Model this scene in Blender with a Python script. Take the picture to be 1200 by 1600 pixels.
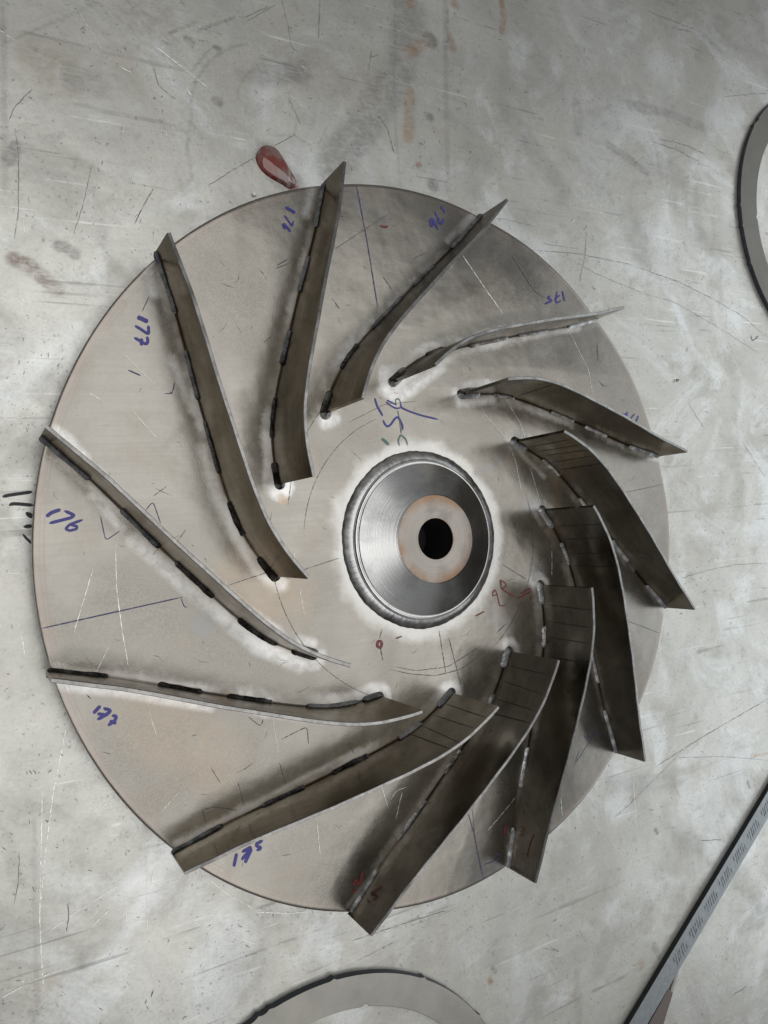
import bpy, math, random
import numpy as np
from mathutils import Matrix

random.seed(7)
rng = np.random.default_rng(11)
for o in list(bpy.data.objects):
    bpy.data.objects.remove(o)

# ------------------------------------------------------------------ units
S = 0.34            # metres per impeller radius; shapes below are written in radii
ZT = -0.070         # table surface, in radii (impeller plate top = 0)

# ------------------------------------------------------------------ camera
FPX = 1175.25       # focal length in pixels of the 1200 x 1600 photograph
CAM = np.array([-1.1141, 0.0531, 1.8107])
RM = np.array([[0.8739202, -0.0738433, 0.4804275],      # right
               [-0.0575386, -0.9971596, -0.0486013],    # down
               [0.4826518, 0.0148305, -0.8756868]])     # forward
scene = bpy.context.scene
coll = scene.collection
cd = bpy.data.cameras.new('camera')
cam = bpy.data.objects.new('camera', cd)
coll.objects.link(cam)
cd.sensor_fit = 'HORIZONTAL'
cd.sensor_width = 36.0
cd.lens = 36.0 * FPX / 1200.0
cd.clip_start = 0.01
cd.clip_end = 100.0
X, Y, Z = RM[0], -RM[1], -RM[2]
cam.matrix_world = Matrix(((X[0], Y[0], Z[0], CAM[0]*S), (X[1], Y[1], Z[1], CAM[1]*S),
                           (X[2], Y[2], Z[2], CAM[2]*S), (0, 0, 0, 1)))
scene.camera = cam
scene.render.resolution_x, scene.render.resolution_y = 768, 1024

# ------------------------------------------------------------------ light
world = bpy.data.worlds.new('World')
scene.world = world
world.use_nodes = True
bgn = world.node_tree.nodes['Background']
bgn.inputs[0].default_value = (0.97, 0.985, 1.0, 1)
bgn.inputs[1].default_value = 0.26

def area(name, loc, target, sx, sy, power, col, spread=180):
    l = bpy.data.lights.new(name, 'AREA')
    l.shape = 'RECTANGLE'; l.size = sx; l.size_y = sy
    l.energy = power; l.color = col; l.spread = math.radians(spread)
    o = bpy.data.objects.new(name, l); coll.objects.link(o)
    o.location = loc
    d = np.array(target, float) - np.array(loc, float)
    from mathutils import Vector
    o.rotation_euler = Vector(d).to_track_quat('-Z', 'Y').to_euler()
    return o
# open workshop door to the right and a bay of roof lights to the lower right
area('door_light', (3.4, -0.3, 1.5), (0, 0, 0), 4.6, 2.6, 50, (0.92, 0.97, 1.0))
area('roof_light', (0.30, -0.10, 2.9), (0.12, 0.0, 0), 3.7, 3.9, 76, (1.0, 0.99, 0.97))

vs = scene.view_settings
vs.view_transform = 'Standard'; vs.look = 'None'; vs.exposure = -0.14; vs.gamma = 1.0
scene.cycles.use_denoising = True
scene.cycles.max_bounces = 8

# ------------------------------------------------------------------ helpers
def plane_pt(px, py, z=0.0):
    """photo pixel -> point on the horizontal plane at height z (radii)"""
    px = np.asarray(px, float); py = np.asarray(py, float)
    d = np.stack([(px-600)/FPX, (py-800)/FPX, np.ones_like(px)], -1) @ RM
    return CAM + ((z-CAM[2])/d[..., 2])[..., None]*d

def mesh(name, verts, faces, mat=None, parent=None, smooth=True, angle=35):
    me = bpy.data.meshes.new(name)
    me.from_pydata((np.asarray(verts, float)*S).tolist(), [], [list(map(int, f)) for f in faces])
    if smooth:
        me.polygons.foreach_set('use_smooth', [True]*len(me.polygons))
        me.set_sharp_from_angle(angle=math.radians(angle))
    me.update()
    o = bpy.data.objects.new(name, me)
    coll.objects.link(o)
    if mat: me.materials.append(mat)
    if parent: o.parent = parent
    return o

def grid_mesh(name, co, nu, nv, mat, closed_v=False, parent=None):
    """co: (nu*nv,3) row-major"""
    i, j = np.meshgrid(np.arange(nu-1), np.arange(nv if closed_v else nv-1), indexing='ij')
    a = i*nv+j; b = i*nv+(j+1) % nv; c = (i+1)*nv+(j+1) % nv; d = (i+1)*nv+j
    q = np.stack([a, b, c, d], -1).reshape(-1, 4).astype(np.int32)
    me = bpy.data.meshes.new(name)
    me.vertices.add(len(co)); me.vertices.foreach_set('co', (co*S).astype(np.float32).ravel())
    me.loops.add(q.size); me.loops.foreach_set('vertex_index', q.ravel())
    me.polygons.add(len(q))
    me.polygons.foreach_set('loop_start', np.arange(0, q.size, 4, dtype=np.int32))
    me.polygons.foreach_set('loop_total', np.full(len(q), 4, np.int32))
    me.polygons.foreach_set('use_smooth', np.ones(len(q), bool))
    me.update(calc_edges=True); me.validate()
    o = bpy.data.objects.new(name, me); coll.objects.link(o)
    me.materials.append(mat)
    if parent: o.parent = parent
    return o

def attr(o, name, vals):
    a = o.data.attributes.new(name, 'FLOAT', 'POINT')
    a.data.foreach_set('value', np.asarray(vals, np.float32).ravel())
def attrc(o, name, vals):
    a = o.data.attributes.new(name, 'FLOAT_COLOR', 'POINT')
    a.data.foreach_set('color', np.asarray(vals, np.float32).ravel())

def ribbon(pts, w, nrm=None, taper=True):
    """flat strip along pts (n,3); width w (scalar or array). returns verts, faces"""
    p = np.asarray(pts, float)
    if nrm is None: nrm = np.tile([0, 0, 1.0], (len(p), 1))
    t = np.gradient(p, axis=0)
    t /= np.linalg.norm(t, axis=1)[:, None]+1e-12
    s = np.cross(nrm, t); s /= np.linalg.norm(s, axis=1)[:, None]+1e-12
    ww = np.ones(len(p))*np.asarray(w)
    if taper:
        k = np.linspace(0, 1, len(p)); e = np.minimum(np.minimum(k, 1-k)/0.08, 1)
        ww = ww*(0.35+0.65*e)
    v = np.concatenate([p-s*ww[:, None]/2, p+s*ww[:, None]/2])
    n = len(p)
    f = [(i, i+1, n+i+1, n+i) for i in range(n-1)]
    return v, f

def resample(poly, step):
    p = np.asarray(poly, float)
    # Catmull-Rom-ish smoothing by chord length
    d = np.r_[0, np.cumsum(np.linalg.norm(np.diff(p, axis=0), axis=1))]
    n = max(3, int(d[-1]/step)+1)
    u = np.linspace(0, d[-1], n)
    q = np.stack([np.interp(u, d, p[:, k]) for k in range(p.shape[1])], 1)
    if len(p) > 2:
        for _ in range(2):
            q[1:-1] = 0.25*q[:-2]+0.5*q[1:-1]+0.25*q[2:]
    return q

class Bag:
    def __init__(s): s.v = []; s.f = []; s.n = 0
    def add(s, v, f):
        s.v.append(np.asarray(v, float)); s.f += [tuple(int(i)+s.n for i in q) for q in f]; s.n += len(v)
    def build(s, name, mat, parent=None, smooth=True, angle=35):
        return mesh(name, np.concatenate(s.v), s.f, mat, parent, smooth, angle)

def tag(o, label=None, cat=None, group=None, kind=None):
    if label: o['label'] = label
    if cat: o['category'] = cat
    if group: o['group'] = group
    if kind: o['kind'] = kind
    return o

def vnoise(x, y, seed=0):
    """cheap smooth value noise, numpy"""
    xi = np.floor(x).astype(np.int64); yi = np.floor(y).astype(np.int64)
    fx = x-xi; fy = y-yi
    fx = fx*fx*(3-2*fx); fy = fy*fy*(3-2*fy)
    def h(a, b):
        n = (a*374761393+b*668265263+seed*974711) & 0x7fffffff
        n = ((n ^ (n >> 13))*1274126177) & 0x7fffffff
        return ((n ^ (n >> 16)) & 0xffff)/65535.0
    return (h(xi, yi)*(1-fx)+h(xi+1, yi)*fx)*(1-fy)+(h(xi, yi+1)*(1-fx)+h(xi+1, yi+1)*fx)*fy
def fbm(x, y, seed=0, oct=4):
    s = 0; a = 0.5
    for k in range(oct):
        s = s+a*vnoise(x*2**k, y*2**k, seed+k*17); a *= 0.5
    return s/(1-0.5**oct)
def sst(a, b, x):
    t = np.clip((x-a)/(b-a), 0, 1); return t*t*(3-2*t)

# ------------------------------------------------------------------ node helpers
class NT:
    def __init__(s, name):
        s.m = bpy.data.materials.new(name); s.m.use_nodes = True
        s.t = s.m.node_tree; s.b = s.t.nodes['Principled BSDF']
        tc = s.t.nodes.new('ShaderNodeTexCoord')
        vm = s.t.nodes.new('ShaderNodeVectorMath'); vm.operation = 'SCALE'
        vm.inputs['Scale'].default_value = 1.0/S
        s.t.links.new(tc.outputs['Object'], vm.inputs[0])
        s.p = vm.outputs[0]
    def node(s, t, **k):
        n = s.t.nodes.new(t)
        for a, b in k.items(): setattr(n, a, b)
        return n
    def put(s, sock, v):
        if isinstance(v, bpy.types.NodeSocket): s.t.links.new(v, sock)
        else:
            if isinstance(v, (tuple, list)) and len(v) == 3 and sock.type == 'RGBA': v = (*v, 1)
            sock.default_value = v
    def math(s, op, a, b=0.0, c=None, clamp=False):
        n = s.node('ShaderNodeMath', operation=op, use_clamp=clamp)
        s.put(n.inputs[0], a); s.put(n.inputs[1], b)
        if c is not None: s.put(n.inputs[2], c)
        return n.outputs[0]
    def noise(s, scale, detail=4, rough=0.55, vec=None, dist=0.0, stretch=None):
        v = vec or s.p
        if stretch:
            mp = s.node('ShaderNodeMapping')
            mp.inputs['Rotation'].default_value = (0, 0, stretch[0])
            mp.inputs['Scale'].default_value = (stretch[1], stretch[2], stretch[3] if len(stretch) > 3 else 1)
            s.t.links.new(v, mp.inputs[0]); v = mp.outputs[0]
        n = s.node('ShaderNodeTexNoise')
        n.inputs['Scale'].default_value = scale; n.inputs['Detail'].default_value = detail
        n.inputs['Roughness'].default_value = rough; n.inputs['Distortion'].default_value = dist
        s.t.links.new(v, n.inputs['Vector'])
        return n.outputs['Fac']
    def ramp(s, x, a, b, lo=0.0, hi=1.0):
        n = s.node('ShaderNodeMapRange', interpolation_type='SMOOTHSTEP')
        s.put(n.inputs[0], x)
        for k, v in zip((1, 2, 3, 4), (a, b, lo, hi)): s.put(n.inputs[k], v)
        return n.outputs[0]
    def mix(s, f, a, b, blend='MIX'):
        n = s.node('ShaderNodeMix', data_type='RGBA', blend_type=blend)
        s.put(n.inputs[0], f); s.put(n.inputs[6], a); s.put(n.inputs[7], b)
        return n.outputs[2]
    def att(s, name, out='Fac'):
        n = s.node('ShaderNodeAttribute', attribute_name=name)
        return n.outputs[out]
    def xyz(s):
        n = s.node('ShaderNodeSeparateXYZ'); s.t.links.new(s.p, n.inputs[0]); return n.outputs
    def radius(s):
        x, y, z = s.xyz()
        return s.math('SQRT', s.math('ADD', s.math('MULTIPLY', x, x), s.math('MULTIPLY', y, y)))
    def bump(s, h, strength, dist, prev=None):
        n = s.node('ShaderNodeBump')
        n.inputs['Strength'].default_value = strength; n.inputs['Distance'].default_value = dist
        s.put(n.inputs['Height'], h)
        if prev: s.t.links.new(prev, n.inputs['Normal'])
        return n.outputs[0]
    def out(s, **k):
        for a, v in k.items():
            s.put(s.b.inputs[{'col': 'Base Color', 'rough': 'Roughness', 'metal': 'Metallic', 'nrm': 'Normal',
                              'aniso': 'Anisotropic', 'anrot': 'Anisotropic Rotation', 'tan': 'Tangent',
                              'coat': 'Coat Weight', 'coatr': 'Coat Roughness', 'alpha': 'Alpha',
                              'trans': 'Transmission Weight', 'ior': 'IOR', 'spec': 'Specular IOR Level', 'edge': 'Specular Tint'}[a]], v)
        return s.m

# ------------------------------------------------------------------ materials
def mat_table():
    n = NT('worn_steel_table')
    big = n.noise(1.7, 5, 0.6, dist=0.6)
    med = n.noise(5.5, 6, 0.62, dist=0.4)
    sm = n.noise(22, 6, 0.65)
    grain = n.noise(150, 3, 0.7)
    brush = n.noise(30, 4, 0.6, stretch=(0.12, 0.12, 1.0))
    c = n.mix(n.ramp(big, 0.35, 0.66), (0.425, 0.42, 0.388), (0.53, 0.53, 0.50))
    c = n.mix(n.ramp(med, 0.48, 0.68, 0, 0.55), c, (0.35, 0.34, 0.305))
    c = n.mix(n.ramp(n.noise(3.1, 5, 0.6, dist=1.2), 0.50, 0.66, 0, 0.5), c, (0.66, 0.69, 0.70))
    c = n.mix(n.ramp(n.noise(2.3, 6, 0.7, dist=0.8), 0.58, 0.74, 0, 0.55), c, (0.40, 0.355, 0.29))
    c = n.mix(n.ramp(sm, 0.55, 0.74, 0, 0.38), c, (0.25, 0.245, 0.225))
    c = n.mix(n.ramp(brush, 0.56, 0.75, 0, 0.22), c, (0.30, 0.30, 0.29))
    c = n.mix(n.ramp(grain, 0.38, 0.68, 0, 0.22), c, (0.27, 0.265, 0.255))
    c = n.mix(n.ramp(n.noise(75, 3, 0.6), 0.66, 0.73, 0, 0.7), c, (0.16, 0.155, 0.15))
    # fine handling scratches in several directions, broken up
    for k, (an, sc) in enumerate(((0.95, 26), (1.25, 32), (2.3, 24), (-0.75, 36), (1.62, 20))):
        w = n.noise(sc, 2, 0.5, stretch=(an, 0.055, 2.6))
        g = n.ramp(n.noise(3.0+k, 3, 0.6, dist=0.5), 0.50, 0.62, 0, 1)
        m = n.math('MULTIPLY', n.ramp(w, 0.665, 0.72, 0, 0.5), g)
        c = n.mix(m, c, (0.20, 0.197, 0.185) if k % 2 == 0 else (0.70, 0.70, 0.69))
    spk = n.math('MULTIPLY', n.ramp(n.noise(120, 2, 0.6), 0.64, 0.72, 0, 0.55), n.ramp(n.noise(5, 3, 0.6), 0.44, 0.60, 0.1, 1.0))
    c = n.mix(spk, c, (0.15, 0.145, 0.135))
    pt = n.node('ShaderNodeAttribute', attribute_name='paint')
    brk = n.math('MULTIPLY', n.ramp(n.noise(26, 6, 0.75, dist=0.6), 0.30, 0.60, 0.30, 1.0), n.ramp(n.noise(1.0, 4, 0.7, stretch=(0.2, 22.0, 120.0)), 0.32, 0.58, 0.55, 1.0))
    c = n.mix(n.math('MULTIPLY', pt.outputs['Alpha'], brk), c, pt.outputs['Color'])
    r = n.ramp(med, 0.3, 0.75, 0.26, 0.42)
    r = n.math('ADD', r, n.math('MULTIPLY', sm, 0.08))
    nb = n.bump(big, 0.12, 0.012)
    nb = n.bump(grain, 0.10, 0.0006, nb)
    return n.out(col=c, rough=r, metal=0.78, nrm=nb)

def mat_plate():
    n = NT('mill_finish_stainless_plate')
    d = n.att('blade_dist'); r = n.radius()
    wob = n.noise(9, 4, 0.6); wob2 = n.noise(24, 4, 0.6)
    big = n.noise(2.2, 5, 0.6, dist=0.5); med = n.noise(7, 5, 0.6)
    grain = n.noise(240, 2, 0.7); sp = n.noise(110, 3, 0.6)
    c = n.mix(n.ramp(big, 0.36, 0.66), (0.190, 0.183, 0.164), (0.296, 0.284, 0.256))
    c = n.mix(n.ramp(med, 0.48, 0.68, 0, 0.6), c, (0.245, 0.222, 0.195))
    c = n.mix(n.ramp(n.noise(4.4, 5, 0.65, dist=0.9), 0.52, 0.70, 0, 0.6), c, (0.19, 0.172, 0.148))
    c = n.mix(n.ramp(sp, 0.52, 0.72, 0, 0.55), c, (0.26, 0.235, 0.205))
    c = n.mix(n.ramp(grain, 0.38, 0.66, 0, 0.45), c, (0.29, 0.27, 0.245))
    roll = n.noise(1.0, 3, 0.6, stretch=(0.35, 3.0, 130.0))
    c = n.mix(n.ramp(roll, 0.40, 0.66, 0, 0.28), c, (0.23, 0.215, 0.195))
    # dull smoke film a little way from the blades, cleaned bright band nearer, heat tint at the joint
    dd = n.math('ADD', d, n.math('MULTIPLY', n.math('SUBTRACT', n.math('ADD', n.math('MULTIPLY', wob, 0.6), n.math('MULTIPLY', n.noise(60, 4, 0.7), 0.4)), 0.5), 0.055))
    smoke = n.math('MULTIPLY', n.ramp(dd, 0.10, 0.055), n.ramp(n.noise(3.5, 4, 0.6), 0.42, 0.62, 0, 0.6))
    c = n.mix(smoke, c, (0.255, 0.245, 0.225))
    wid = n.ramp(r, 0.42, 0.75, 0.040, 0.026)
    clean = n.math('MULTIPLY', n.ramp(n.math('SUBTRACT', dd, wid), 0.010, -0.012),
                   n.ramp(n.noise(4.5, 4, 0.6, dist=0.4), 0.40, 0.60, 0.05, 0.8))
    c = n.mix(clean, c, n.mix(n.ramp(wob2, 0.35, 0.7), (0.70, 0.70, 0.695), (0.50, 0.495, 0.48)))
    heat = n.math('MULTIPLY', n.ramp(n.math('ADD', d, n.math('MULTIPLY', n.math('SUBTRACT', wob2, 0.5), 0.02)), 0.018, 0.008),
                  n.ramp(wob, 0.40, 0.62, 0.05, 0.7))
    c = n.mix(heat, c, (0.24, 0.175, 0.125))
    gap_shade = n.ramp(n.math('ADD', d, n.math('MULTIPLY', n.math('SUBTRACT', wob2, 0.5), 0.004)), 0.0095, 0.0072, 0, 0.92)  # shade of the unwelded gap, painted as a dark line at the foot
    c = n.mix(gap_shade, c, (0.035, 0.032, 0.03))
    # halo round the hub weld
    rr = n.math('ADD', r, n.math('MULTIPLY', n.math('SUBTRACT', wob, 0.5), 0.09))
    halo = n.ramp(rr, 0.298, 0.258, 0, 0.7)
    c = n.mix(halo, c, (0.50, 0.50, 0.485))
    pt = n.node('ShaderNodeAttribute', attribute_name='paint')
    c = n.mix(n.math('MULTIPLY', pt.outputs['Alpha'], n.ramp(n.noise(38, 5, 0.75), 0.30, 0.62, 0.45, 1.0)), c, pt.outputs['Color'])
    # scribed circles and bare edge at the rim
    for r0, k in ((0.976, 0.6), (0.985, 0.45)):
        ln = n.math('SUBTRACT', 1.0, n.math('DIVIDE', n.math('ABSOLUTE', n.math('SUBTRACT', r, r0)), 0.0024), clamp=True)
        c = n.mix(n.math('MULTIPLY', ln, n.math('MULTIPLY', k, n.ramp(wob, 0.35, 0.55))), c, (0.25, 0.19, 0.17))
    c = n.mix(n.ramp(r, 0.982, 0.992, 0, 0.35), c, (0.30, 0.25, 0.22))
    ro = n.math('ADD', n.ramp(med, 0.3, 0.75, 0.17, 0.27), n.math('MULTIPLY', sp, 0.06))
    ro = n.math('ADD', ro, n.math('MULTIPLY', n.math('MAXIMUM', clean, n.math('MULTIPLY', pt.outputs['Alpha'], n.ramp(pt.outputs['Color'], 0.4, 0.7))), 0.18))
    nb = n.bump(n.noise(3.2, 4, 0.5), 0.17, 0.010)
    nb = n.bump(grain, 0.09, 0.0005, nb)
    return n.out(col=c, rough=ro, metal=1.0, nrm=nb)

def mat_blade():
    n = NT('dark_brushed_blade_steel')
    oi = n.node('ShaderNodeObjectInfo')
    cmb = n.node('ShaderNodeCombineXYZ')
    n.t.links.new(n.math('MULTIPLY', oi.outputs['Random'], 37.0), cmb.inputs[0])
    n.t.links.new(n.math('MULTIPLY', oi.outputs['Random'], 19.0), cmb.inputs[2])
    va = n.node('ShaderNodeVectorMath', operation='ADD')
    n.t.links.new(n.p, va.inputs[0]); n.t.links.new(cmb.outputs[0], va.inputs[1])
    v = va.outputs[0]
    big = n.noise(6, 5, 0.6, vec=v, dist=0.8); med = n.noise(20, 5, 0.65, vec=v)
    fine = n.noise(160, 3, 0.6, vec=v)
    lng = n.noise(9, 4, 0.6, vec=v, stretch=(0.0, 1.0, 0.25))
    c = n.mix(n.ramp(big, 0.30, 0.72), (0.198, 0.180, 0.152), (0.325, 0.298, 0.256))
    c = n.mix(n.ramp(lng, 0.52, 0.72, 0, 0.6), c, (0.38, 0.348, 0.30))
    c = n.mix(n.ramp(med, 0.58, 0.75, 0, 0.4), c, (0.19, 0.163, 0.132))
    c = n.mix(n.ramp(fine, 0.35, 0.7, 0, 0.25), c, (0.15, 0.137, 0.12))
    brs = n.noise(1.0, 3, 0.65, vec=v, stretch=(0.0, 2.2, 2.2, 95.0))
    c = n.mix(n.ramp(brs, 0.42, 0.64, 0, 0.3), c, (0.18, 0.165, 0.142))
    c = n.mix(n.ramp(brs, 0.40, 0.30, 0, 0.25), c, (0.46, 0.43, 0.385))
    spt = n.ramp(n.noise(48, 2, 0.5, vec=v), 0.68, 0.74, 0, 0.6)
    c = n.mix(spt, c, (0.10, 0.085, 0.07))
    # heat tint along the foot
    z = n.xyz()[2]
    ht = n.math('MULTIPLY', n.ramp(n.math('ADD', z, n.math('MULTIPLY', med, 0.02)), 0.040, 0.012), 0.5)
    c = n.mix(ht, c, (0.13, 0.092, 0.062))
    nb = n.bump(brs, 0.10, 0.0005)
    return n.out(col=c, rough=n.ramp(med, 0.3, 0.7, 0.14, 0.23), metal=1.0, edge=(0.52, 0.49, 0.45), nrm=nb)

def mat_edge():
    n = NT('cut_blade_edge_steel')
    f = n.noise(60, 4, 0.6)
    return n.out(col=n.mix(f, (0.07, 0.069, 0.066), (0.40, 0.395, 0.388)), rough=0.26, metal=0.95)

def mat_weld(name='weld_bead_steel', c1=(0.14, 0.142, 0.148), c2=(0.36, 0.36, 0.357), bs=0.2, rg=0.18):
    n = NT(name)
    f = n.noise(45, 4, 0.6); g = n.noise(160, 3, 0.6)
    oi = n.node('ShaderNodeObjectInfo')
    c = n.mix(n.ramp(f, 0.35, 0.68), c1, c2)
    c = n.mix(n.ramp(oi.outputs['Random'], 0.4, 1.0, 0, 0.4), c, (0.36, 0.36, 0.355))
    return n.out(col=c, rough=n.ramp(f, 0.3, 0.7, rg, rg+0.12), metal=1.0, nrm=n.bump(g, bs, 0.0012))

def mat_turned(name, c1, c2, rough, rust=0.0):
    n = NT(name)
    r = n.radius()
    w = n.node('ShaderNodeTexNoise'); w.noise_dimensions = '1D'
    w.inputs['Scale'].default_value = 420; w.inputs['Detail'].default_value = 3
    n.t.links.new(r, w.inputs['W'])
    f = n.noise(10, 5, 0.6)
    c = n.mix(w.outputs['Fac'], c1, c2)
    c = n.mix(n.ramp(f, 0.46, 0.70, 0, 0.5), c, tuple(0.55*k for k in c1))
    if rust:
        ru = n.math('ADD', n.ramp(r, 0.085, 0.118, 0, 0.9), n.ramp(r, 0.066, 0.055, 0, 0.5))
        ru = n.math('MULTIPLY', ru, n.ramp(n.noise(13, 4, 0.6), 0.38, 0.62, 0.1, 1.0))
        c = n.mix(n.math('MULTIPLY', ru, rust), c, (0.20, 0.115, 0.062))
    tn = n.node('ShaderNodeTangent', direction_type='RADIAL', axis='Z')
    nb = n.bump(w.outputs['Fac'], 0.10, 0.0004)
    return n.out(col=c, rough=rough, metal=1.0, aniso=0.75, tan=tn.outputs[0], nrm=nb)

def mat_flat(name, col, rough=0.6, metal=0.0, var=0.25, scale=40, broken=0.0):
    n = NT(name)
    f = n.noise(scale, 4, 0.6)
    c = n.mix(f, tuple(k*(1-var) for k in col), tuple(min(1, k*(1+var)) for k in col))
    k = dict(col=c, rough=rough, metal=metal)
    if broken > 0:
        k['alpha'] = n.ramp(n.noise(95, 3, 0.6), 0.34, 0.62, 1-broken, 1.0)
    return n.out(**k)

M = dict(table=mat_table(), plate=mat_plate(), blade=mat_blade(), edge=mat_edge(), weld=mat_weld(), silver=mat_weld('light_grey_weld', (0.30, 0.30, 0.305), (0.72, 0.72, 0.715), 0.3, 0.16), hubweld=mat_weld('hub_weld_steel', (0.42, 0.425, 0.43), (0.58, 0.58, 0.58), 0.04, 0.30),  # silver is a lighter copy of the weld steel for right-hand blades
         hub=mat_turned('turned_hub_steel', (0.54, 0.54, 0.535), (0.70, 0.70, 0.695), 0.27),
         hubface=mat_turned('rusty_turned_hub_face', (0.175, 0.160, 0.145), (0.30, 0.28, 0.26), 0.27, 0.85),
         bore=mat_flat('shaded_bore', (0.020, 0.018, 0.017), 0.5, 0.3),  # darkness of the poorly lit bore, put into its wall colour
         blue=mat_flat('blue_marker_ink', (0.045, 0.040, 0.24), 0.45, 0.15, 0.3, 60, 0.25),
         green=mat_flat('faded_green_ink', (0.09, 0.17, 0.15), 0.5, 0.3, 0.3, 60, 0.5),
         red=mat_flat('dark_red_marker_ink', (0.16, 0.022, 0.024), 0.5, 0.1, 0.3, 60, 0.4),
         black=mat_flat('black_marker_ink', (0.008, 0.009, 0.014), 0.5, 0.0, 0.3, 60, 0.1),
         pencil=mat_flat('pencil_graphite', (0.10, 0.095, 0.10), 0.5, 0.3, 0.3, 60, 0.75),
         pencilface=mat_flat('dark_pencil_on_steel', (0.035, 0.032, 0.03), 0.5, 0.2, 0.3, 60, 0.45),
         bluepen=mat_flat('thin_blue_pen_line', (0.055, 0.05, 0.15), 0.5, 0.2, 0.3, 60, 0.5),
         bright=mat_flat('bright_bare_scratch', (0.86, 0.86, 0.83), 0.42, 0.6, 0.1, 60, 0.8),
         dark=mat_flat('dark_scuff', (0.145, 0.142, 0.132), 0.6, 0.1, 0.4, 60, 0.8),
         ring=mat_flat('grey_ring_plate', (0.30, 0.29, 0.265), 0.42, 0.8, 0.3, 12),
         ring2=mat_flat('dull_dark_ring_plate', (0.13, 0.125, 0.112), 0.42, 0.6, 0.25, 9),
         ringside=mat_flat('shaded_ring_edge', (0.045, 0.050, 0.058), 0.5, 0.4, 0.5, 30),  # shade on the rings' side walls, put into the edge colour
         bar=mat_flat('blue_grey_steel_bar', (0.23, 0.25, 0.262), 0.38, 0.75, 0.35, 55),
         barside=mat_flat('shaded_bar_edge', (0.012, 0.013, 0.016), 0.5, 0.2, 0.3, 30),  # unlit side of the bar, its shade painted near black
         tick=mat_flat('dark_stamped_tick', (0.05, 0.062, 0.075), 0.5, 0.3, 0.35, 60, 0.35),
         brown=mat_flat('matt_brown_handle', (0.085, 0.066, 0.062), 0.55, 0.0, 0.15, 60))

# ------------------------------------------------------------------ table
class Painter:
    """soft strokes of stain and dirt kept as a colour attribute on the table's vertices"""
    def __init__(s, x, y, z):
        s.x, s.y, s.z = x, y, z
        s.rgb = np.zeros((len(x), 3)); s.a = np.zeros(len(x))
    def stroke(s, pts, w, col, al, soft=0.6, rag=0.35, seed=1, frq=18):
        if s.z == ZT:           # grime on the table: softer, feathered, thin lines faint
            rag *= 0.6; soft = max(soft, 0.8); al *= 0.65 if w < 7 else 1.0
        P = plane_pt(*np.asarray(pts, float).T, z=s.z)[:, :2]
        W = w*0.00185
        lo = P.min(0)-W*2; hi = P.max(0)+W*2
        k = np.where((s.x > lo[0]) & (s.x < hi[0]) & (s.y > lo[1]) & (s.y < hi[1]))[0]
        if not len(k): return
        x, y = s.x[k], s.y[k]; d = np.full(len(k), 9.0)
        for A, B in zip(P[:-1], P[1:]):
            e = B-A; t = np.clip(((x-A[0])*e[0]+(y-A[1])*e[1])/(e@e+1e-12), 0, 1)
            d = np.minimum(d, np.hypot(x-A[0]-t*e[0], y-A[1]-t*e[1]))
        q = d/(W/2)+rag*2*(fbm(x*frq, y*frq, seed, 4)-0.5)
        m = al*sst(1.0+soft/2, 1.0-soft/2-0.02, q)
        a0 = s.a[k]; na = m+a0*(1-m)
        s.rgb[k] = (np.asarray(col)*m[:, None]+s.rgb[k]*(a0*(1-m))[:, None])/(na[:, None]+1e-9)
        s.a[k] = na

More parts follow.
